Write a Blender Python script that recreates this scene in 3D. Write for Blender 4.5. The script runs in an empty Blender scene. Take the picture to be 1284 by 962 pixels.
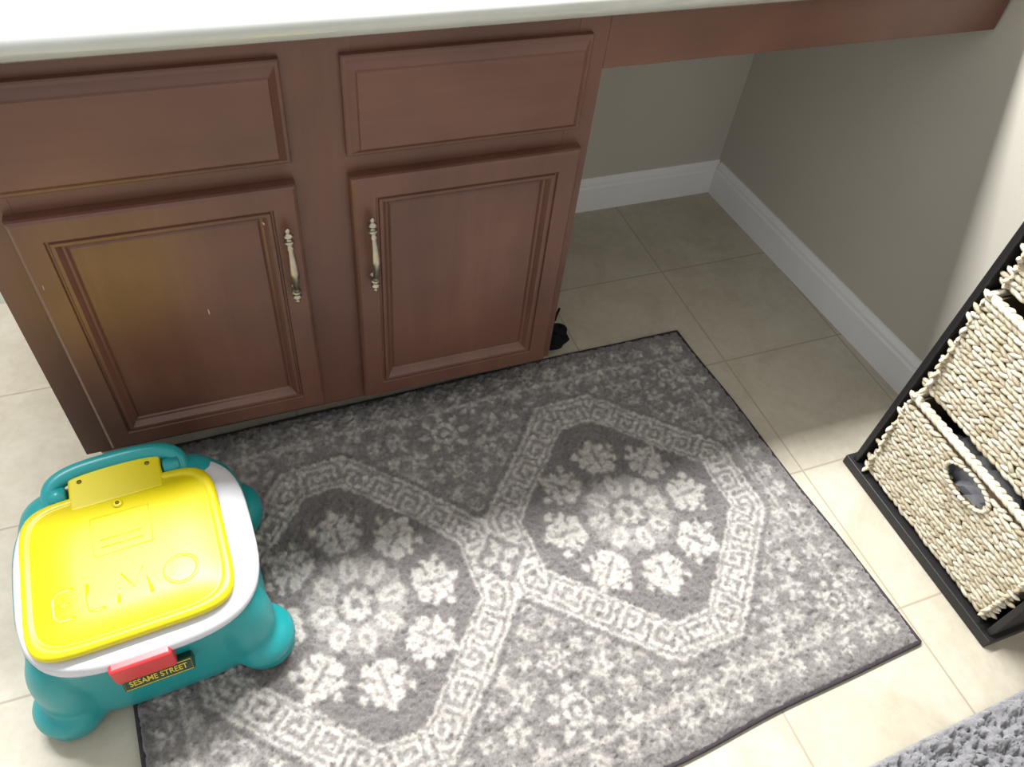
import bpy, bmesh, math, random
import numpy as np
from mathutils import Vector, Matrix
random.seed(4); rng=np.random.default_rng(7)
scn=bpy.context.scene
scn.view_settings.view_transform='Standard'
scn.view_settings.look='None'

# ---------------------------------------------------------------- helpers
def srgb(r,g,b):
    f=lambda c:(c/255/12.92) if c/255<=.04045 else ((c/255+.055)/1.055)**2.4
    return (f(r),f(g),f(b),1)
class NT:
    def __init__(s,name):
        s.m=bpy.data.materials.new(name); s.m.use_nodes=True
        s.t=s.m.node_tree; s.b=s.t.nodes['Principled BSDF']
    def n(s,typ,**kw):
        nd=s.t.nodes.new(typ)
        for k,v in kw.items():
            if k.startswith('i_'):
                nd.inputs[k[2:].replace('_',' ')].default_value=v
            else: setattr(nd,k,v)
        return nd
    def l(s,a,b): s.t.links.new(a,b)
    def noise(s,scale,detail=4,vec=None,rough=.5,dist=0):
        nd=s.n('ShaderNodeTexNoise'); nd.inputs['Scale'].default_value=scale
        nd.inputs['Detail'].default_value=detail; nd.inputs['Roughness'].default_value=rough
        nd.inputs['Distortion'].default_value=dist
        if vec: s.l(vec,nd.inputs['Vector'])
        return nd.outputs['Fac']
    def ramp(s,fac,stops):
        r=s.n('ShaderNodeValToRGB'); s.l(fac,r.inputs['Fac'])
        e=r.color_ramp.elements
        while len(e)<len(stops): e.new(.5)
        for el,(p,c) in zip(e,stops): el.position=p; el.color=c
        return r.outputs['Color']
    def coord(s,scale=(1,1,1),rot=(0,0,0)):
        tc=s.n('ShaderNodeTexCoord'); mp=s.n('ShaderNodeMapping')
        mp.inputs['Scale'].default_value=scale; mp.inputs['Rotation'].default_value=rot
        s.l(tc.outputs['Object'],mp.inputs['Vector']); return mp.outputs['Vector']
    def math(s,op,a,b=None,c=None):
        m=s.n('ShaderNodeMath',operation=op)
        for i,v in enumerate((a,b,c)):
            if v is None: continue
            if isinstance(v,(int,float)): m.inputs[i].default_value=v
            else: s.l(v,m.inputs[i])
        return m.outputs[0]
    def mix(s,fac,a,b,mode='MIX'):
        m=s.n('ShaderNodeMix',data_type='RGBA',blend_type=mode)
        for sock,v in ((m.inputs[0],fac),(m.inputs[6],a),(m.inputs[7],b)):
            if hasattr(v,'links') or hasattr(v,'is_linked'): s.l(v,sock)
            else: sock.default_value=v
        return m.outputs[2]
    def bump(s,h,strength=.3,dist=.002):
        b=s.n('ShaderNodeBump'); b.inputs['Strength'].default_value=strength
        b.inputs['Distance'].default_value=dist; s.l(h,b.inputs['Height'])
        s.l(b.outputs['Normal'],s.b.inputs['Normal'])
    def set(s,rough=.5,spec=.5,metal=0,coat=0):
        s.b.inputs['Roughness'].default_value=rough
        s.b.inputs['Specular IOR Level'].default_value=spec
        s.b.inputs['Metallic'].default_value=metal
        s.b.inputs['Coat Weight'].default_value=coat
        return s
    def col(s,c):
        if isinstance(c,tuple): s.b.inputs['Base Color'].default_value=c
        else: s.l(c,s.b.inputs['Base Color'])

def plain(name,c,rough=.5,spec=.5,metal=0,coat=0,var=.06,scale=12,bump=0):
    m=NT(name); m.set(rough,spec,metal,coat)
    v=m.coord(); f=m.noise(scale,4,v)
    a=tuple(x*(1-var) for x in c[:3])+(1,); b=tuple(min(1,x*(1+var)) for x in c[:3])+(1,)
    m.col(m.ramp(f,[(.3,a),(.7,b)]))
    if bump: m.bump(m.noise(scale*20,3,v),bump,.001)
    return m.m

def wood(name,grain='Z'):
    m=NT(name); m.set(.40,.5,0,.15); m.b.inputs['Coat Roughness'].default_value=.35
    sc={'Z':(26,26,2.2),'X':(2.2,26,26)}[grain]
    v=m.coord(sc); v2=m.coord((1,1,1)); v3=m.coord(tuple(k*6 for k in sc))
    n1=m.noise(.6,6,v,.6,.6); n2=m.noise(5,3,v2); n3=m.noise(1,3,v3)
    c=m.ramp(n1,[(.25,srgb(92,58,46)),(.55,srgb(101,66,53)),(.8,srgb(111,74,61))])
    c2=m.ramp(n2,[(.32,(.76,.74,.70,1)),(.7,(1.14,1.12,1.08,1))])
    c=m.mix(1.0,c,c2,'MULTIPLY')
    c3=m.ramp(n3,[(.35,(.9,.9,.9,1)),(.6,(1,1,1,1))])
    c=m.mix(.5,c,c3,'MULTIPLY')
    m.col(c); m.bump(n3,.10,.0005)
    return m.m

def link(o,parent=None,mat=None):
    scn.collection.objects.link(o)
    if parent is not None: o.parent=parent
    if mat is not None: o.data.materials.append(mat)
    return o
def mesh(name,verts,faces,mat=None,parent=None,smooth=False):
    me=bpy.data.meshes.new(name); me.from_pydata([tuple(v) for v in verts],[],faces); me.update()
    bm=bmesh.new(); bm.from_mesh(me); bmesh.ops.recalc_face_normals(bm,faces=bm.faces); bm.to_mesh(me); bm.free()
    if smooth: me.polygons.foreach_set('use_smooth',[True]*len(me.polygons))
    return link(bpy.data.objects.new(name,me),parent,mat)
def empty(name):
    o=bpy.data.objects.new(name,None); scn.collection.objects.link(o); return o
def box(name,x0,x1,y0,y1,z0,z1,mat=None,parent=None,bevel=0,seg=2):
    v=[(x,y,z) for x in (x0,x1) for y in (y0,y1) for z in (z0,z1)]
    f=[(0,1,3,2),(4,6,7,5),(0,4,5,1),(2,3,7,6),(0,2,6,4),(1,5,7,3)]
    o=mesh(name,v,f,mat,parent)
    if bevel:
        b=o.modifiers.new('b','BEVEL'); b.width=bevel; b.segments=seg; b.limit_method='ANGLE'
        o.data.polygons.foreach_set('use_smooth',[True]*6)
        w=o.modifiers.new('w','WEIGHTED_NORMAL'); w.keep_sharp=False
    return o
def tube(name,pts,rad,mat,parent=None,n=12,closed=False):
    P=[Vector(p) for p in pts]; N=len(P)
    if not hasattr(rad,'__len__'): rad=[rad]*N
    vs=[];fs=[]; up=Vector((.13,.21,.97)).normalized(); prev=None
    for i,p in enumerate(P):
        a=P[(i-1)%N] if (closed or i>0) else p; b=P[(i+1)%N] if (closed or i<N-1) else p
        d=(b-a).normalized()
        if prev is None:
            u=d.cross(up).normalized()
        else: u=(prev-d*prev.dot(d)).normalized()
        prev=u; w=d.cross(u)
        for k in range(n):
            t=2*math.pi*k/n; vs.append(p+(u*math.cos(t)+w*math.sin(t))*rad[i])
    M=N if closed else N-1
    for i in range(M):
        for k in range(n):
            a=i*n+k;b=i*n+(k+1)%n;c=((i+1)%N)*n+(k+1)%n;d=((i+1)%N)*n+k
            fs.append((a,b,c,d))
    if not closed: fs.append(tuple(range(n))); fs.append(tuple((N-1)*n+k for k in range(n)))
    return mesh(name,vs,fs,mat,parent,True)
def smoothnoise(shape,cell):
    h,w=shape; gh,gw=int(h/cell)+3,int(w/cell)+3
    g=rng.random((gh,gw)); y=np.arange(h)/cell; x=np.arange(w)/cell
    yi=y.astype(int);xi=x.astype(int);fy=(y-yi);fx=(x-xi);fy=fy*fy*(3-2*fy);fx=fx*fx*(3-2*fx)
    a=g[np.ix_(yi,xi)];b=g[np.ix_(yi,xi+1)];c=g[np.ix_(yi+1,xi)];d=g[np.ix_(yi+1,xi+1)]
    fy=fy[:,None];fx=fx[None,:]
    return (a*(1-fx)+b*fx)*(1-fy)+(c*(1-fx)+d*fx)*fy-.5

# ---------------------------------------------------------------- materials
WZ=wood('cherry_wood_vertical','Z'); WX=wood('cherry_wood_horizontal','X')
DARK=plain('dark_toe_kick',srgb(48,34,28),.7)
WALL=plain('greige_wall_paint',srgb(187,181,168),.8,.3,var=.03,scale=4,bump=.05)
TRIM=plain('white_trim_paint',srgb(228,228,226),.4,.5,var=.02)
BLACK=plain('black_laminate',srgb(32,30,31),.45,.4)
NICKEL=plain('antique_nickel',srgb(172,164,150),.33,.5,1,var=.15,scale=60)

m=NT('cultured_marble'); m.set(.12,.5,0,.5)
v=m.coord(); m.col(m.ramp(m.noise(5,5,v,.6,1.5),[(.35,srgb(180,182,175)),(.65,srgb(189,191,184))])); MARBLE=m.m

m=NT('beige_vinyl_tile'); m.set(.38,.4)
tc=m.n('ShaderNodeTexCoord'); sp=m.n('ShaderNodeSeparateXYZ'); m.l(tc.outputs['Object'],sp.inputs[0])
def line(o,off,p=.301):
    a=m.math('SUBTRACT',o,off); a=m.math('DIVIDE',a,p); a=m.math('ADD',a,100.5); a=m.math('FRACT',a)
    a=m.math('SUBTRACT',a,.5); a=m.math('ABSOLUTE',a); return m.math('MULTIPLY',a,p)
dx=line(sp.outputs[0],.415); dy=line(sp.outputs[1],-.045)
dm=m.math('MINIMUM',dx,dy)
mr=m.n('ShaderNodeMapRange'); m.l(dm,mr.inputs[0]); mr.inputs[1].default_value=.0010; mr.inputs[2].default_value=.0026
v=m.coord()
n1=m.noise(9,6,v,.65,.8); n2=m.noise(55,4,v,.6)
base=m.ramp(n1,[(.3,srgb(170,161,143)),(.5,srgb(179,171,154)),(.72,srgb(187,180,165))])
base=m.mix(.5,base,m.ramp(n2,[(.35,(.90,.89,.87,1)),(.6,(1.03,1.03,1.02,1))]),'MULTIPLY')
m.col(m.mix(mr.outputs[0],srgb(156,145,125),base))
m.bump(mr.outputs[0],.2,.001); FLOOR=m.m

# ---------------------------------------------------------------- room
box('floor',-2.2,1.0,-2.4,.62,-.05,0,FLOOR)
box('wall_back',-2.2,.85,.53,.62,0,2.45,WALL)
wx=lambda y:.7065+(.517-y)*.0625
def prism(name,poly,z0,z1,mat,parent=None,bevel=0):
    n=len(poly); v=[(x,y,z0) for x,y in poly]+[(x,y,z1) for x,y in poly]
    f=[tuple(range(n)),tuple(range(n,2*n))]+[(i,(i+1)%n,n+(i+1)%n,n+i) for i in range(n)]
    return mesh(name,v,f,mat,parent)
prism('wall_right',[(wx(.53),.53),(1.0,.53),(1.0,-2.4),(wx(-2.4),-2.4)],0,2.45,WALL)
def baseboard(name,p0,p1,nrm,h=.095,th=.013):
    prof=[(0,0),(th,0),(th,h*.72),(th*.8,h*.78),(th*.8,h*.86),(th*.45,h*.95),(th*.3,h),(0,h)]
    n=len(prof); vs=[]
    for p in (p0,p1):
        for a,z in prof: vs.append((p[0]+nrm[0]*a,p[1]+nrm[1]*a,z))
    fs=[(i,(i+1)%n,n+(i+1)%n,n+i) for i in range(n)]+[tuple(range(n)),tuple(range(n,2*n))]
    return mesh(name,vs,fs,TRIM)
baseboard('baseboard_back',(-2.2,.53),(wx(.53),.53),(0,-1))
baseboard('baseboard_right',(wx(.517),.517),(wx(-2.3),-2.3),(-1,-.0625))

# ---------------------------------------------------------------- vanity
van=empty('vanity_cabinet')
CL,CR,CT=-.836,0.0,.768
box('side_panel_right',CR-.018,CR-.0006,.0192,.529,.09,CT,WZ,van)
box('side_panel_left',CL+.0006,CL+.018,.0192,.529,.09,CT,WZ,van)
box('side_foot_right',CR-.018,CR-.0006,.072,.529,0,.09,WZ,van)
box('side_foot_left',CL+.0006,CL+.018,.072,.529,0,.09,WZ,van)
box('toe_kick_board',CL+.018,CR-.018,.073,.085,0,.095,DARK,van)
box('cabinet_floor',CL+.018,CR-.018,.02,.52,.0905,.105,WX,van)
for nm,a,b in (('stile_left',CL,CL+.055),('stile_mid',-.455,-.355),('stile_right',-.045,CR)):
    box(nm,a,b,0,.019,.09,CT,WZ,van)
for nm,a,b in (('rail_bottom',.09,.13),('rail_mid',.56,.62),('rail_top',.73,CT)):
    for k,(p,q) in enumerate(((CL+.055,-.455),(-.355,-.045))):
        box(nm+f'_{k+1}',p,q,.0005,.0185,a,b,WX,van)
def panel(name,x0,x1,z0,z1,loops,mat,y=0):
    vs=[];fs=[]
    for ins,yy in loops:
        vs+=[(x0+ins,y+yy,z0+ins),(x1-ins,y+yy,z0+ins),(x1-ins,y+yy,z1-ins),(x0+ins,y+yy,z1-ins)]
    for i in range(len(loops)-1):
        for k in range(4):
            fs.append((i*4+k,i*4+(k+1)%4,i*4+4+(k+1)%4,i*4+4+k))
    fs.append((0,1,2,3)); e=(len(loops)-1)*4; fs.append((e,e+1,e+2,e+3))
    return mesh(name,vs,fs,mat,van)
door=[(0,0),(0,-.013),(.0015,-.0165),(.005,-.019),(.034,-.019),(.0355,-.0155),(.038,-.0155),(.0395,-.0185),(.044,-.018),(.0475,-.0135),(.050,-.0095),(.053,-.0085),(.055,-.0060),(.0575,-.0075),(.060,-.0075)]
panel('door_panel_left',-.793,-.442,.110,.574,door,WZ)
panel('door_panel_right',-.369,-.018,.103,.572,door,WZ)
drw=[(0,0),(0,-.008),(.002,-.010),(.006,-.0105),(.015,-.019),(.017,-.022),(.05,-.022)]
panel('drawer_front_left',-.793,-.442,.604,.746,drw,WX)
panel('drawer_front_right',-.369,-.026,.602,.744,drw,WX)
CHIP=plain('bare_wood_chip',srgb(196,176,150),.7)
def chip(name,x,z,w,h,y,rot):
    pts=[(-.5,-.45),(-.1,-.5),(.3,-.2),(.5,.4),(.1,.5),(-.2,.1)]
    c,s=math.cos(rot),math.sin(rot)
    vs=[];
    for yy in (y,y-.0004):
        for a,b in pts: vs.append((x+a*w*c-b*h*s,yy,z+a*w*s+b*h*c))
    n=6; mesh(name,vs,[tuple(range(n)),tuple(range(n,2*n))]+[(i,(i+1)%n,n+(i+1)%n,n+i) for i in range(n)],CHIP,van)
chip('scuff_1',-.591,.367,.0022,.011,-.0075,.15)
chip('scuff_2',-.492,.520,.0024,.005,-.0175,.7)
chip('scuff_3',-.781,.470,.0012,.008,-.0192,.05)
def handle(name,x,z0,z1,y):
    N=70; pts=[];rad=[]
    L=z1-z0
    for i in range(N):
        s=i/(N-1); z=z0+L*s
        e=min(s,1-s)
        if e<.16: off=.014
        else:
            off=.014+.013*math.sin((s-.16)/.68*math.pi)**.8
        if e<.02: r=.0012+.0022*(e/.02)
        elif e<.05: r=.0034
        elif e<.065: r=.0022
        elif e<.12: r=.0025+.0038*math.sin((e-.065)/.055*math.pi)
        elif e<.135: r=.0024
        elif e<.20: r=.0030+.0036*math.sin((e-.135)/.065*math.pi)
        elif e<.215: r=.0030
        elif e<.24: r=.0046
        else: r=.0034+.0026*((e-.24)/.26)
        pts.append((x,y-off,z)); rad.append(r*1.15)
    tube(name,pts,rad,NICKEL,van,14)
    for k,zz in enumerate((z0+L*.165,z1-L*.165)):
        tube(name+f'_post_{k+1}',[(x,y+.001,zz),(x,y-.003,zz),(x,y-.005,zz),(x,y-.014,zz)],[.0062,.0058,.0036,.0034],NICKEL,van,14)
handle('pull_left',-.463,.378,.518,-.019)
handle('pull_right',-.3445,.373,.515,-.019)
box('knee_apron',.0005,.733,0,.019,.688,CT,WX,van,.001)
box('apron_cleat',.706,.733,.02,.06,.69,CT,WZ,van)
prof=[(.529,.77),(-.010,.77),(-.018,.7715),(-.024,.776),(-.028,.784),(-.029,.792),(-.027,.799),(-.021,.8035),(-.010,.805),(.004,.8035),(.016,.800),(.035,.799),(.529,.799)]
n=len(prof); vs=[]
XL,XR=-.875,wx(-.03)-.002
for x in (XL,XR): vs+=[(x,y,z) for y,z in prof]
vs=[(min(p[0],wx(p[1])-.002),p[1],p[2]) for p in vs]
fs=[(i,(i+1)%n,n+(i+1)%n,n+i) for i in range(n)]+[tuple(range(n)),tuple(range(n,2*n))]
ct=mesh('vanity_countertop',vs,fs,MARBLE)
ct.data.polygons.foreach_set('use_smooth',[(1<=i<=11) for i in range(len(fs))])

# ---------------------------------------------------------------- rugs
KEY=["11111110",
     "10000010",
     "10111010",
     "10101010",
     "10001010",
     "11111011"]
KEY=np.array([[int(c) for c in r] for r in KEY],float)
def flower(s,t,cs,ct,r,n=6,rot=0):
    x=s-cs;y=t-ct;rr=np.hypot(x,y);th=np.arctan2(y,x)
    return ((rr<r*(.70+.30*np.cos(n*(th-rot))))&(rr>r*.22))
def pattern(s,t):
    W,H=.595,.385
    e=np.minimum(W-abs(s),H-abs(t))
    p=np.full(s.shape,.16)
    S=abs(s); sc=S-.252; T=abs(t)
    A,B,fs_,ft_=.252,.272,.075,.058
    nx,ny=(B-fs_),(A-ft_); ln=math.hypot(nx,ny); nx/=ln;ny/=ln
    diag=nx*(abs(sc)-A)+ny*(T-fs_)
    oc=np.maximum(np.maximum(abs(sc)-A,T-B),diag)
    field=(oc>0)
    fl=np.zeros(s.shape,bool)
    for i in range(0,14):
        for j in range(0,9):
            cs=i*.047+(.0235 if j%2 else 0); cj=j*.045
            big=(i+j)%2==0
            fl|=flower(S,T,cs,cj,.023 if big else .015,5 if big else 4,.4*i+j)
    sq=np.sin(S*150+3*np.sin(T*90))*np.sin(T*140+3*np.sin(S*80))
    p=np.where(field,np.where(fl,.72,np.where(sq>.5,.55,.18)),p)
    for (cs,cj,r) in ((0,.27,.05),(.0,.19,.03),(.50,.27,.04),(.555,0,.03)):
        x=S-cs;y=T-cj;rr=np.hypot(x,y);th=np.arctan2(y,x)
        z=field&(rr<r*1.15); p=np.where(z,.15,p)
        q=field&((rr<r*(.72+.28*np.cos(8*th)))&(rr>r*.30)&~((rr>r*.5)&(rr<r*.6))); p=np.where(q,.76,p)
        p=np.where(field&(rr<r*.16),.75,p)
    p=np.where((oc>0)&(oc<.010),.12,p)
    band=(oc<=0)&(oc>-.062)
    isd=(diag>=np.maximum(abs(sc)-A,T-B))
    iss=(~isd)&((abs(sc)-A)>=(T-B))
    along=np.where(isd,(-ny*(abs(sc)-A)+nx*(T-fs_)),np.where(iss,T+.02,abs(sc)+.013))
    cell=.0068
    row=np.floor((-oc-.0115)/cell).astype(int); colm=np.floor(along/cell).astype(int)%8
    kv=np.where((row>=0)&(row<6),KEY[np.clip(row,0,5),colm],0)
    bv=np.where(kv>0,.84,.26)
    bv=np.where((oc>-.0065)|(oc<-.0565),.82,bv)
    p=np.where(band,bv,p)
    zz=(S<.05)&(T<.05)&(S+T<.055); p=np.where(zz,.18,p); p=np.where((S<.05)&(T<.05)&(S+T>.049)&(S+T<.056),.80,p)
    fm=zz&(np.hypot(S,T)<.034*(.65+.35*np.cos(4*np.arctan2(T,S))))&(np.hypot(S,T)>.008); p=np.where(fm,.76,p)
    inn=(oc<=-.062)
    x=sc;y=t;r=np.hypot(x,y);th=np.arctan2(y,x)
    iv=np.full(s.shape,.05)
    th8=(th+math.pi/8)%(math.pi/4)-math.pi/8
    ax=r*np.cos(th8); ay=abs(r*np.sin(th8))
    leaf=lambda c,L,w:(((ax-c)/L)**2+(ay/w)**2<1)
    lobe=lambda cx,cy,a:((ax-cx)**2+(ay-cy)**2<a*a)
    # oak-leaf like petals: main blade with rounded side lobes
    outer=leaf(.126,.044,.013)|lobe(.104,.018,.0115)|lobe(.128,.022,.0105)|lobe(.147,.016,.0085)|lobe(.141,.038,.0075)|lobe(.118,.034,.006)
    iv=np.where(outer,.80,iv)
    iv=np.where(leaf(.126,.028,.0035),.25,iv)
    iv=np.where((r<.092)&(r>.083),.14,iv)
    iv=np.where(r<.080+.005*np.cos(16*th),.44,iv)
    iv=np.where(leaf(.057,.021,.0145),.78,iv)
    iv=np.where(leaf(.058,.011,.004),.40,iv)
    iv=np.where(r<.036,.18,iv)
    iv=np.where(r<.030*(.84+.16*np.cos(8*th)),.76,iv)
    iv=np.where(r<.010,.2,iv)
    p=np.where(inn,iv,p)
    b1=(e<.062); 
    fb=np.zeros(s.shape,bool)
    for i in range(0,12):
        fb|=flower(S,T,i*.052,.385-.039,.018,5,i)
    for j in range(0,8):
        fb|=flower(S,T,.595-.039,j*.048,.018,5,j)
    p=np.where(b1,np.where(fb,.74,np.where(sq>.62,.5,.20)),p)
    p=np.where((e<.068)&(e>.0605),.66,p)
    p=np.where(e<.017,.12,p)
    return p
def rugmesh(name,TR,ang,Wd,Hd,step,base,amp,patf,mat,undul=.002,lift=0.0):
    ns=int(Wd/step)+1; nt=int(Hd/step)+1
    s=np.linspace(-Wd/2,Wd/2,ns); t=np.linspace(-Hd/2,Hd/2,nt)
    S,T=np.meshgrid(s,t)
    sh=S.shape
    w1=smoothnoise(sh,3)*.0050+smoothnoise(sh,1.3)*.0040+smoothnoise(sh,60)*.008; w2=smoothnoise(sh,3)*.0050+smoothnoise(sh,1.3)*.0040+smoothnoise(sh,60)*.008
    p=patf(S+w1,T+w2) if patf else np.full(sh,.5)
    q=p.copy()
    for _ in range(2):
        r_=q.copy(); q[1:-1,1:-1]=(r_[1:-1,1:-1]*2+r_[:-2,1:-1]+r_[2:,1:-1]+r_[1:-1,:-2]+r_[1:-1,2:])/6
    q+=smoothnoise(sh,2)*.18+smoothnoise(sh,1)*.10+smoothnoise(sh,12)*.14
    z=base+amp*(smoothnoise(sh,1.0)*.5+smoothnoise(sh,3)*.9+smoothnoise(sh,6)*.7)+undul*smoothnoise(sh,70)
    e=np.minimum(Wd/2-abs(S),Hd/2-abs(T)); k=np.clip(e/.008,0,1); z=z*np.sqrt(1-(1-k)**2*.9)
    z=np.maximum(z,.001)
    jx=smoothnoise(sh,1.0)*step*.9; jy=smoothnoise(sh,1.0)*step*.9
    inside=(k>=1)
    S2=S+np.where(inside,jx,0)+smoothnoise(sh,90)*.008; T2=T+np.where(inside,jy,0)+smoothnoise(sh,90)*.008
    ca,sa=math.cos(ang),math.sin(ang)
    cx=TR[0]-(ca*Wd/2-sa*Hd/2); cy=TR[1]-(sa*Wd/2+ca*Hd/2)
    X=cx+ca*S2-sa*T2; Y=cy+sa*S2+ca*T2+lift*(.5-S2/Wd)*(.5+T2/Hd)
    co=np.stack([X,Y,z],-1).reshape(-1,3)
    idx=np.arange(ns*nt).reshape(nt,ns)
    F=np.stack([idx[:-1,:-1],idx[:-1,1:],idx[1:,1:],idx[1:,:-1]],-1).reshape(-1,4)
    me=bpy.data.meshes.new(name)
    me.vertices.add(len(co)); me.vertices.foreach_set('co',co.ravel().astype(np.float32))
    me.loops.add(F.size); me.loops.foreach_set('vertex_index',F.ravel().astype(np.int32))
    me.polygons.add(len(F)); me.polygons.foreach_set('loop_start',(np.arange(len(F))*4).astype(np.int32))
    me.polygons.foreach_set('loop_total',np.full(len(F),4,np.int32))
    me.update(calc_edges=True); me.validate()
    at=me.attributes.new('pile','FLOAT','POINT'); at.data.foreach_set('value',np.clip(q,0,1).ravel().astype(np.float32))
    o=link(bpy.data.objects.new(name,me),None,mat)
    per=[idx[0,i] for i in range(0,ns,6)]+[idx[j,-1] for j in range(0,nt,6)]+[idx[-1,i] for i in range(ns-1,-1,-6)]+[idx[j,0] for j in range(nt-1,-1,-6)]
    return o,[co[i] for i in per]
def pilemat(name,d,l,hi=None,tint=1):
    m=NT(name); m.set(.95,.15); m.b.inputs['Sheen Weight'].default_value=.35; m.b.inputs['Sheen Roughness'].default_value=.5
    at=m.n('ShaderNodeAttribute',attribute_name='pile'); v=m.coord()
    c=m.ramp(at.outputs['Fac'],[(.05,d),(.5,hi or tuple((a+b)/2.2 for a,b in zip(d,l))[:3]+(1,)),(.92,l)])
    n=m.noise(420,3,v,.7); c=m.mix(.7,c,m.ramp(n,[(.3,(.68,.68,.68,1)),(.65,(1.12,1.12,1.12,1))]),'MULTIPLY')
    m.col(c); m.bump(m.noise(600,3,v,.7),.7,.003); return m.m
RUGM=pilemat('rug_pile',srgb(111,105,103),srgb(195,189,181))
rug,per=rugmesh('area_rug',(.352,.062),math.radians(3.7),1.19,.772,.002,.0105,.0068,pattern,RUGM,.002,.058)
EDGE=plain('rug_edge_binding',srgb(62,56,60),.9,.1,var=.2,scale=200)
pp=[(p[0],p[1],.0045) for p in per]
tube('edge_binding',pp,.0042,EDGE,rug,8,closed=True)
MATM=pilemat('bath_mat_pile',srgb(110,107,109),srgb(176,174,176))
mat_,_=rugmesh('bath_mat',(.738,-.820),math.radians(2.5),.70,.5,.0025,.020,.022,None,MATM,.004)

# ---------------------------------------------------------------- potty chair
pot=empty('potty_chair')
TEAL=plain('teal_plastic',srgb(24,140,143),.35,.5,var=.03,scale=6,bump=.03)
YEL=plain('yellow_plastic',srgb(206,190,0),.38,.5,var=.02,scale=6,bump=.03)
WHT=plain('white_plastic',srgb(198,198,202),.3,.5,var=.01)
RED=plain('red_plastic',srgb(198,48,50),.35,.5,var=.03)
GRN=plain('label_green',srgb(30,62,44),.5); LAB=plain('label_yellow',srgb(218,196,60),.5)
SCREW=plain('dark_screw',srgb(120,105,20),.4,.5,.5)
def sect(cx,cy,ax,ay,e,z,n=64,yf=1.0):
    out=[]
    for k in range(n):
        t=2*math.pi*k/n; c,s=math.cos(t),math.sin(t)
        x=math.copysign(abs(c)**(2/e),c)*ax; y=math.copysign(abs(s)**(2/e),s)*ay
        out.append((cx+x,cy+y,z))
    return out
def loft(name,secs,mat,parent,smooth=True,n=64):
    vs=[];fs=[]
    for s in secs: vs+=sect(*s,n=n)
    for i in range(len(secs)-1):
        for k in range(n): fs.append((i*n+k,i*n+(k+1)%n,(i+1)*n+(k+1)%n,(i+1)*n+k))
    for b in (0,(len(secs)-1)*n):
        cx,cy,z=secs[0 if b==0 else -1][0],secs[0 if b==0 else -1][1],secs[0 if b==0 else -1][5]
        vs.append((cx,cy,z)); ci=len(vs)-1
        for k in range(n): fs.append((b+k,b+(k+1)%n,ci))
    return mesh(name,vs,fs,mat,parent,smooth)
def ellips(bm,c,r):
    mt=Matrix.Translation(c)@Matrix.Diagonal((r[0],r[1],r[2],1))
    bmesh.ops.create_uvsphere(bm,u_segments=24,v_segments=16,radius=1,matrix=mt)
tmp=loft('body',[(0,0,.150,.143,4,.008),(0,0,.154,.149,4,.04),(0,0,.151,.149,3.8,.09),(0,.0,.152,.149,3.6,.13),(0,.0,.156,.150,3.4,.158),(.004,.0,.157,.150,3.2,.174),(.002,0,.152,.146,3.2,.180)],TEAL,pot)
bm=bmesh.new(); bm.from_mesh(tmp.data)
for sx in (-1,1):
    for sy,yy in ((-1,-.116),(1,.116)):
        ellips(bm,(sx*.132,yy,.036),(.050,.050,.036))
        ellips(bm,(sx*.117,yy*.93,.09),(.044,.046,.095))
        ellips(bm,(sx*.134,yy,.012),(.047,.047,.014))
ellips(bm,(0,.115,.15),(.105,.038,.055))
ellips(bm,(-.09,.100,.165),(.052,.045,.042)); ellips(bm,(.09,.100,.165),(.052,.045,.042))
bm.to_mesh(tmp.data); bm.free()
r=tmp.modifiers.new('r','REMESH'); r.mode='VOXEL'; r.voxel_size=.004; r.use_smooth_shade=True
s_=tmp.modifiers.new('s','SMOOTH'); s_.iterations=14; s_.factor=.5
def bowl(dz,sc): return (.009,-.014,.156*sc,.149*sc,3.3,dz)
loft('seat_bowl',[bowl(.172,.9),bowl(.175,.985),bowl(.179,1.0),bowl(.186,1.0),bowl(.190,.985),(.002,-.016,.144,.141,3.8,.194),(0,-.016,.138,.134,4,.197),(0,-.016,.12,.12,4,.199)],WHT,pot)
LZ=.205
loft('lid',[(0,-.022,.122,.112,6,LZ-.008),(0,-.022,.128,.118,6,LZ-.006),(0,-.022,.1305,.1205,6,LZ),(0,-.022,.1295,.1195,6,LZ+.006),(0,-.022,.126,.116,6,LZ+.0095),(0,-.022,.119,.109,6,LZ+.0098),(0,-.022,.1175,.1075,6,LZ+.0085),(0,-.022,.115,.105,6,LZ+.0085),(0,-.022,.113,.103,6,LZ+.0100),(0,-.022,.06,.06,5,LZ+.0104),(0,-.022,.02,.02,4,LZ+.0105)],YEL,pot)
box('lid_tab',-.062,.064,.07,.138,LZ-.006,LZ+.0105,YEL,pot,.004,3)
for k,(x,y) in enumerate(((-.046,.118),(.046,.118))):
    tube(f'screw_{k+1}',[(x,y,LZ+.0095),(x,y,LZ+.0112)],.0035,SCREW,pot,12)
tube('lid_boss',[(0,.062,LZ+.009),(0,.062,LZ+.0130),(0,.062,LZ+.0132)],[.007,.0065,.004],YEL,pot,18)
tube('lid_boss_screw',[(0,.062,LZ+.0130),(0,.062,LZ+.0140)],.0028,SCREW,pot,12)
def rectline(name,x0,x1,y0,y1,z,r,mat):
    tube(name,[(x0,y0,z),(x1,y0,z),(x1,y1,z),(x0,y1,z)],r,mat,pot,8,closed=True)
rectline('lid_emblem_outline',-.038,.038,-.014,.048,LZ+.0104,.0013,YEL)
tube('lid_emblem_bar_1',[(-.028,.010,LZ+.0104),(.026,.010,LZ+.0104)],.0010,YEL,pot,8)
tube('lid_emblem_bar_2',[(-.028,-.002,LZ+.0104),(.026,-.002,LZ+.0104)],.0010,YEL,pot,8)
def stroke(name,pts,close=False):
    tube(name,[(x,y,LZ+.0058) for x,y in pts],.0052,YEL,pot,14,closed=close)
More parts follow.
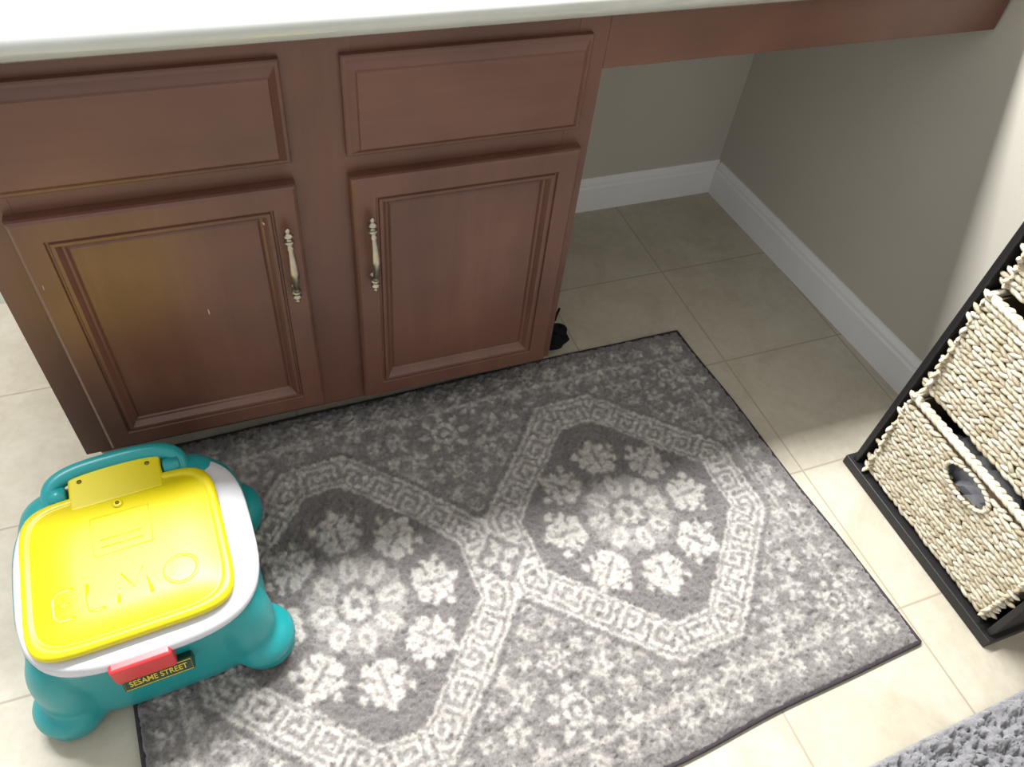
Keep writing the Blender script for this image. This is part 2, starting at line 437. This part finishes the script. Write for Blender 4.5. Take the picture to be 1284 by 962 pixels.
Y0,Y1=-.092,-.050; YM=(Y0+Y1)/2
stroke('letter_e_back',[(-.066,Y1),(-.086,Y1),(-.093,YM+.012),(-.093,YM-.012),(-.086,Y0),(-.066,Y0)])
stroke('letter_e_bar',[(-.091,YM),(-.072,YM)])
stroke('letter_l',[(-.050,Y1),(-.051,YM),(-.049,Y0+.003),(-.044,Y0),(-.030,Y0)])
stroke('letter_m',[(-.014,Y0),(-.012,YM),(-.008,Y1),(.006,YM-.004),(.020,Y1),(.025,YM),(.027,Y0)])
stroke('letter_o',[(.066+.021*math.cos(a*math.pi/12),YM+.0205*math.sin(a*math.pi/12)) for a in range(24)],True)
def text(name,body,size,loc,rot,mat,ext=.0008,bev=0,xs=1,parent=None):
    c=bpy.data.curves.new(name,'FONT'); c.body=body; c.size=size; c.extrude=ext; c.bevel_depth=bev
    c.align_x='CENTER'; c.align_y='CENTER'; c.offset=.0001
    o=bpy.data.objects.new(name,c); scn.collection.objects.link(o); o.parent=parent or pot; o.location=loc; o.rotation_euler=rot; o.scale=(xs,1,1)
    c.materials.append(mat); return o
bx=box('front_latch',-.044,.032,-.172,-.140,.150,.190,RED,pot,.005,3)
lb=bpy.data.objects.new('label_mount',None); scn.collection.objects.link(lb); lb.parent=pot; lb.location=(.002,-.161,.126); lb.rotation_euler=(math.radians(-24),0,0)
box('front_label',-.045,.045,-.004,.020,-.011,.011,GRN,lb,.002,2)
text('label_lettering','SESAME STREET',.0124,(0,-.0046,0),(math.radians(90),0,0),LAB,.0003,0,.86,lb)
tube('label_border',[(-.0425,-.0042,-.0085),(.0425,-.0042,-.0085),(.0425,-.0042,.0085),(-.0425,-.0042,.0085)],.0006,LAB,lb,6,closed=True)
hp=[]
ctrl=[(-.083,.080,.180),(-.088,.096,.194),(-.088,.116,.205),(-.078,.130,.211),(-.05,.140,.213),(0,.143,.213),(.05,.140,.213),(.078,.130,.211),(.088,.116,.205),(.088,.096,.194),(.083,.080,.180)]
for i in range(len(ctrl)-1):
    for k in range(5):
        a=[Vector(ctrl[max(i-1,0)]),Vector(ctrl[i]),Vector(ctrl[i+1]),Vector(ctrl[min(i+2,len(ctrl)-1)])]
        t=k/5
        hp.append(.5*((2*a[1])+(-a[0]+a[2])*t+(2*a[0]-5*a[1]+4*a[2]-a[3])*t*t+(-a[0]+3*a[1]-3*a[2]+a[3])*t**3))
tube('carry_handle',hp,.0125,TEAL,pot,16)
for k,sx in enumerate((-1,1)):
    tube(f'hinge_barrel_{k+1}',[(sx*.066,.108,.205),(sx*.068,.108,.205),(sx*.088,.108,.205),(sx*.090,.108,.205)],[.009,.014,.014,.009],TEAL,pot,18)
pot.location=(-.755,-.270,.0075); pot.rotation_euler=(0,math.radians(-1.7),math.radians(3.0))

# ---------------------------------------------------------------- basket shelf
sh=empty('basket_shelf')
SX0,SX1,SY0,SY1=.507,.742,-.752,-.350
box('base_board',SX0,SX1,SY0,SY1,.0,.022,BLACK,sh,.002)
box('side_panel_far',SX0+.008,SX1-.005,SY1-.022,SY1-.010,.022,.80,BLACK,sh,.002)
box('side_panel_near',SX0+.008,SX1-.005,SY0+.008,SY0+.020,.022,.80,BLACK,sh,.002)
box('shelf_board_1',SX0+.04,SX1-.005,SY0+.021,SY1-.023,.251,.259,BLACK,sh,.001)
box('shelf_board_2',SX0+.04,SX1-.005,SY0+.021,SY1-.023,.489,.497,BLACK,sh,.001)
box('top_board',SX0,SX1-.002,SY0,SY1-.002,.80,.820,BLACK,sh,.002)
m=NT('seagrass_weave'); m.set(.75,.25)
at=m.n('ShaderNodeAttribute',attribute_name='tone'); v=m.coord((1,1,1))
c=m.ramp(at.outputs['Fac'],[(0,srgb(146,130,104)),(.35,srgb(178,165,139)),(.7,srgb(196,186,163)),(1,srgb(209,201,182))])
n=m.noise(260,4,v,.7); c=m.mix(.7,c,m.ramp(n,[(.3,(.74,.72,.69,1)),(.6,(1.05,1.05,1.05,1))]),'MULTIPLY'); m.col(c); m.bump(n,.6,.001)
WEAVE=m.m
CORE=plain('basket_core',srgb(116,101,77),.9,.1)
def basket(name,y0,y1,z0,h,x0,depth):
    yc=(y0+y1)/2; root=empty(name)
    V=[];F=[];T=[]
    nu,nv=8,6
    def stitch(o,U,Vv,Nn,L,Wd,Th,tilt,tone):
        ct,st=math.cos(tilt),math.sin(tilt)
        a=U*ct+Vv*st; b=-U*st+Vv*ct
        b0=len(V); cv=random.uniform(-.12,.12)
        for i in range(nv+1):
            s=-1+2*i/nv; rr=math.sqrt(max(0,1-abs(s)**2.4)); 
            for k in range(nu):
                t=2*math.pi*k/nu
                V.append(o+a*(s*L/2)+b*(rr*Wd/2*math.cos(t)+cv*Wd*math.sin(s*3))+Nn*(rr*Th/2*math.sin(t)+.0018*math.cos(s*1.6)))
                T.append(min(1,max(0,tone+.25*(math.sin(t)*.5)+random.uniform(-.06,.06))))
        for i in range(nv):
            for k in range(nu): F.append((b0+i*nu+k,b0+i*nu+(k+1)%nu,b0+(i+1)*nu+(k+1)%nu,b0+(i+1)*nu+k))
    rowh=.0100; nr=int((h-.012)/rowh); sl=.0145
    hy,hz,hry,hrz=yc,z0+h-.045,.048,.026
    flare=.010
    def face(o,U,Nn,width,hole=False):
        Z=Vector((0,0,1))
        for r_ in range(nr):
            zz=z0+.007+rowh*r_; fl=flare*(r_/nr-1)
            cnt=int(width/sl); ph=random.uniform(0,1)
            for k in range(-1,cnt+1):
                u=(k+ph)*sl+random.uniform(-.0018,.0018)
                if u>width+.003 or u<-.003: continue
                p=o+U*u+Vector((0,0,zz))+Nn*(fl+random.uniform(-.001,.001))
                if hole and ((p.y-hy)/(hry+.004))**2+((zz-hz)/(hrz+.004))**2<1: continue
                sg=1 if r_%2 else -1
                stitch(p+Vector((0,0,random.uniform(-.0012,.0012))),U,Z,Nn,sl*1.7*random.uniform(.8,1.2),rowh*.88,.0085,sg*math.radians(18+random.uniform(-10,10)),random.uniform(.2,1.0))
        cnt=int(width/.014)
        for k in range(cnt+1):
            for q in (0,1):
                p=o+U*(k*.014+q*.007)+Vector((0,0,z0+h-.004+.002*q))-Nn*(.004*q)
                stitch(p,U,Z,Nn,.026,.010,.011,math.radians(24 if q else -16),random.uniform(.55,1))
    N1=Vector((-1,0,0)); 
    face(Vector((x0,y1,0)),Vector((0,-1,0)),N1,y1-y0,True)
    face(Vector((x0+depth,y1,0)),Vector((-1,0,0)),Vector((0,1,0)),depth)
    face(Vector((x0,y0,0)),Vector((1,0,0)),Vector((0,-1,0)),depth)
    for k in range(26):
        t=2*math.pi*k/26
        p=Vector((x0-.001,hy+hry*math.cos(t),hz+hrz*math.sin(t)))
        U=Vector((0,-hry*math.sin(t),hrz*math.cos(t))).normalized(); Vv=Vector((0,math.cos(t),math.sin(t)))
        stitch(p,U,Vv,N1,.015,.0065,.009,math.radians(20),random.uniform(.4,.9))
    o=mesh(name+'_weave',V,F,WEAVE,root,True)
    at=o.data.attributes.new('tone','FLOAT','POINT'); at.data.foreach_set('value',T)
    o.name='woven_sides'
    vs=[];fs=[]; g=60; gz=40
    for j in range(gz+1):
        for i in range(g+1):
            fz=j/gz; vs.append((x0+.003+flare*(1-fz),y0+(y1-y0)*i/g,z0+.002+(h-.006)*fz))
    for j in range(gz):
        for i in range(g):
            yy=y0+(y1-y0)*(i+.5)/g; zz=z0+.002+(h-.006)*(j+.5)/gz
            if ((yy-hy)/hry)**2+((zz-hz)/hrz)**2<1: continue
            a=j*(g+1)+i; fs.append((a,a+1,a+g+2,a+g+1))
    mesh('front_core',vs,fs,CORE,root)
    box('side_core_far',x0+.008,x0+depth,y1-.013,y1-.010,z0+.002,z0+h-.004,CORE,root)
    box('side_core_near',x0+.008,x0+depth,y0+.010,y0+.013,z0+.002,z0+h-.004,CORE,root)
    box('back_core',x0+depth-.004,x0+depth,y0+.013,y1-.013,z0+.002,z0+h-.004,CORE,root)
    box('bottom_core',x0+.012,x0+depth-.004,y0+.013,y1-.013,z0+.001,z0+.005,CORE,root)
    return root
BX=SX0+.008
b1=basket('wicker_basket',SY0+.034,SY1-.036,.0255,.220,BX,.19)
b2=basket('wicker_basket.001',SY0+.034,SY1-.036,.2615,.222,BX,.19)
b3=basket('wicker_basket.002',SY0+.034,SY1-.036,.4995,.222,BX,.19)
bm=bmesh.new(); bmesh.ops.create_icosphere(bm,subdivisions=4,radius=1)
for v in bm.verts:
    c=v.co; k=1+.16*math.sin(c.x*9+c.y*7)*math.cos(c.z*8+c.y*5)+.07*math.sin(c.y*23+c.z*17)
    v.co=Vector((c.x*.06*k,c.y*.10*k,c.z*.085*k))
me=bpy.data.meshes.new('crumpled_bag'); bm.to_mesh(me); bm.free()
bag=link(bpy.data.objects.new('plastic_bag',me),b1,plain('gray_plastic_film',srgb(150,150,154),.25,.6)); bag.location=(BX+.078,(SY0+SY1)/2,.140)
for b in (b1,b2,b3): b.parent=sh

# ---------------------------------------------------------------- small black pouch beside the cabinet
CL_=plain('black_fabric',srgb(18,16,20),.9,.15)
bm=bmesh.new(); bmesh.ops.create_icosphere(bm,subdivisions=4,radius=1)
for v in bm.verts:
    c=v.co.copy(); k=1+.14*math.sin(c.x*6+c.y*4)*math.cos(c.z*7)
    top=.45+.55*(1-max(0,c.z))
    v.co=Vector((c.x*.044*k*top,c.y*.034*k*top,(c.z*.5+.5)*.058*k))
me=bpy.data.meshes.new('black_pouch'); bm.to_mesh(me); bm.free()
for p in me.polygons: p.use_smooth=True
pouch=link(bpy.data.objects.new('drawstring_pouch',me),None,CL_); pouch.location=(.053,.104,.001)
tube('strap',[(0,0,.048),(.004,.006,.060),(.012,.008,.064),(.018,.016,.070),(.028,.026,.078)],.0026,CL_,pouch,8)
tube('strap_loop',[(.0,.0,.048),(.010,.012,.072),(.020,.022,.070),(.016,.018,.058),(.006,.006,.048)],.0022,CL_,pouch,8)

# ---------------------------------------------------------------- lights
def area(name,loc,target,sx,sy,e,col):
    l=bpy.data.lights.new(name,'AREA'); l.shape='RECTANGLE'; l.size=sx; l.size_y=sy; l.energy=e; l.color=col
    o=bpy.data.objects.new(name,l); scn.collection.objects.link(o); o.location=loc
    o.rotation_euler=(Vector(target)-Vector(loc)).to_track_quat('-Z','Y').to_euler(); return o
area('vanity_strip_light',(-.35,.43,2.05),(-.35,-.45,0),1.9,.18,142,(.965,.985,1.0))
w=bpy.data.worlds.new('w'); scn.world=w; w.use_nodes=True
w.node_tree.nodes['Background'].inputs[0].default_value=(.97,.985,1.0,1); w.node_tree.nodes['Background'].inputs[1].default_value=.92

# ---------------------------------------------------------------- camera
cd=bpy.data.cameras.new('camera'); cam=bpy.data.objects.new('camera',cd); scn.collection.objects.link(cam)
cd.sensor_fit='HORIZONTAL'; cd.sensor_width=36; cd.lens=993.6/1284*36; cd.clip_start=.02
cam.location=(-.540,-.936,1.229); cam.rotation_euler=(math.radians(40.81),math.radians(-5.38),math.radians(-20.46))
scn.camera=cam
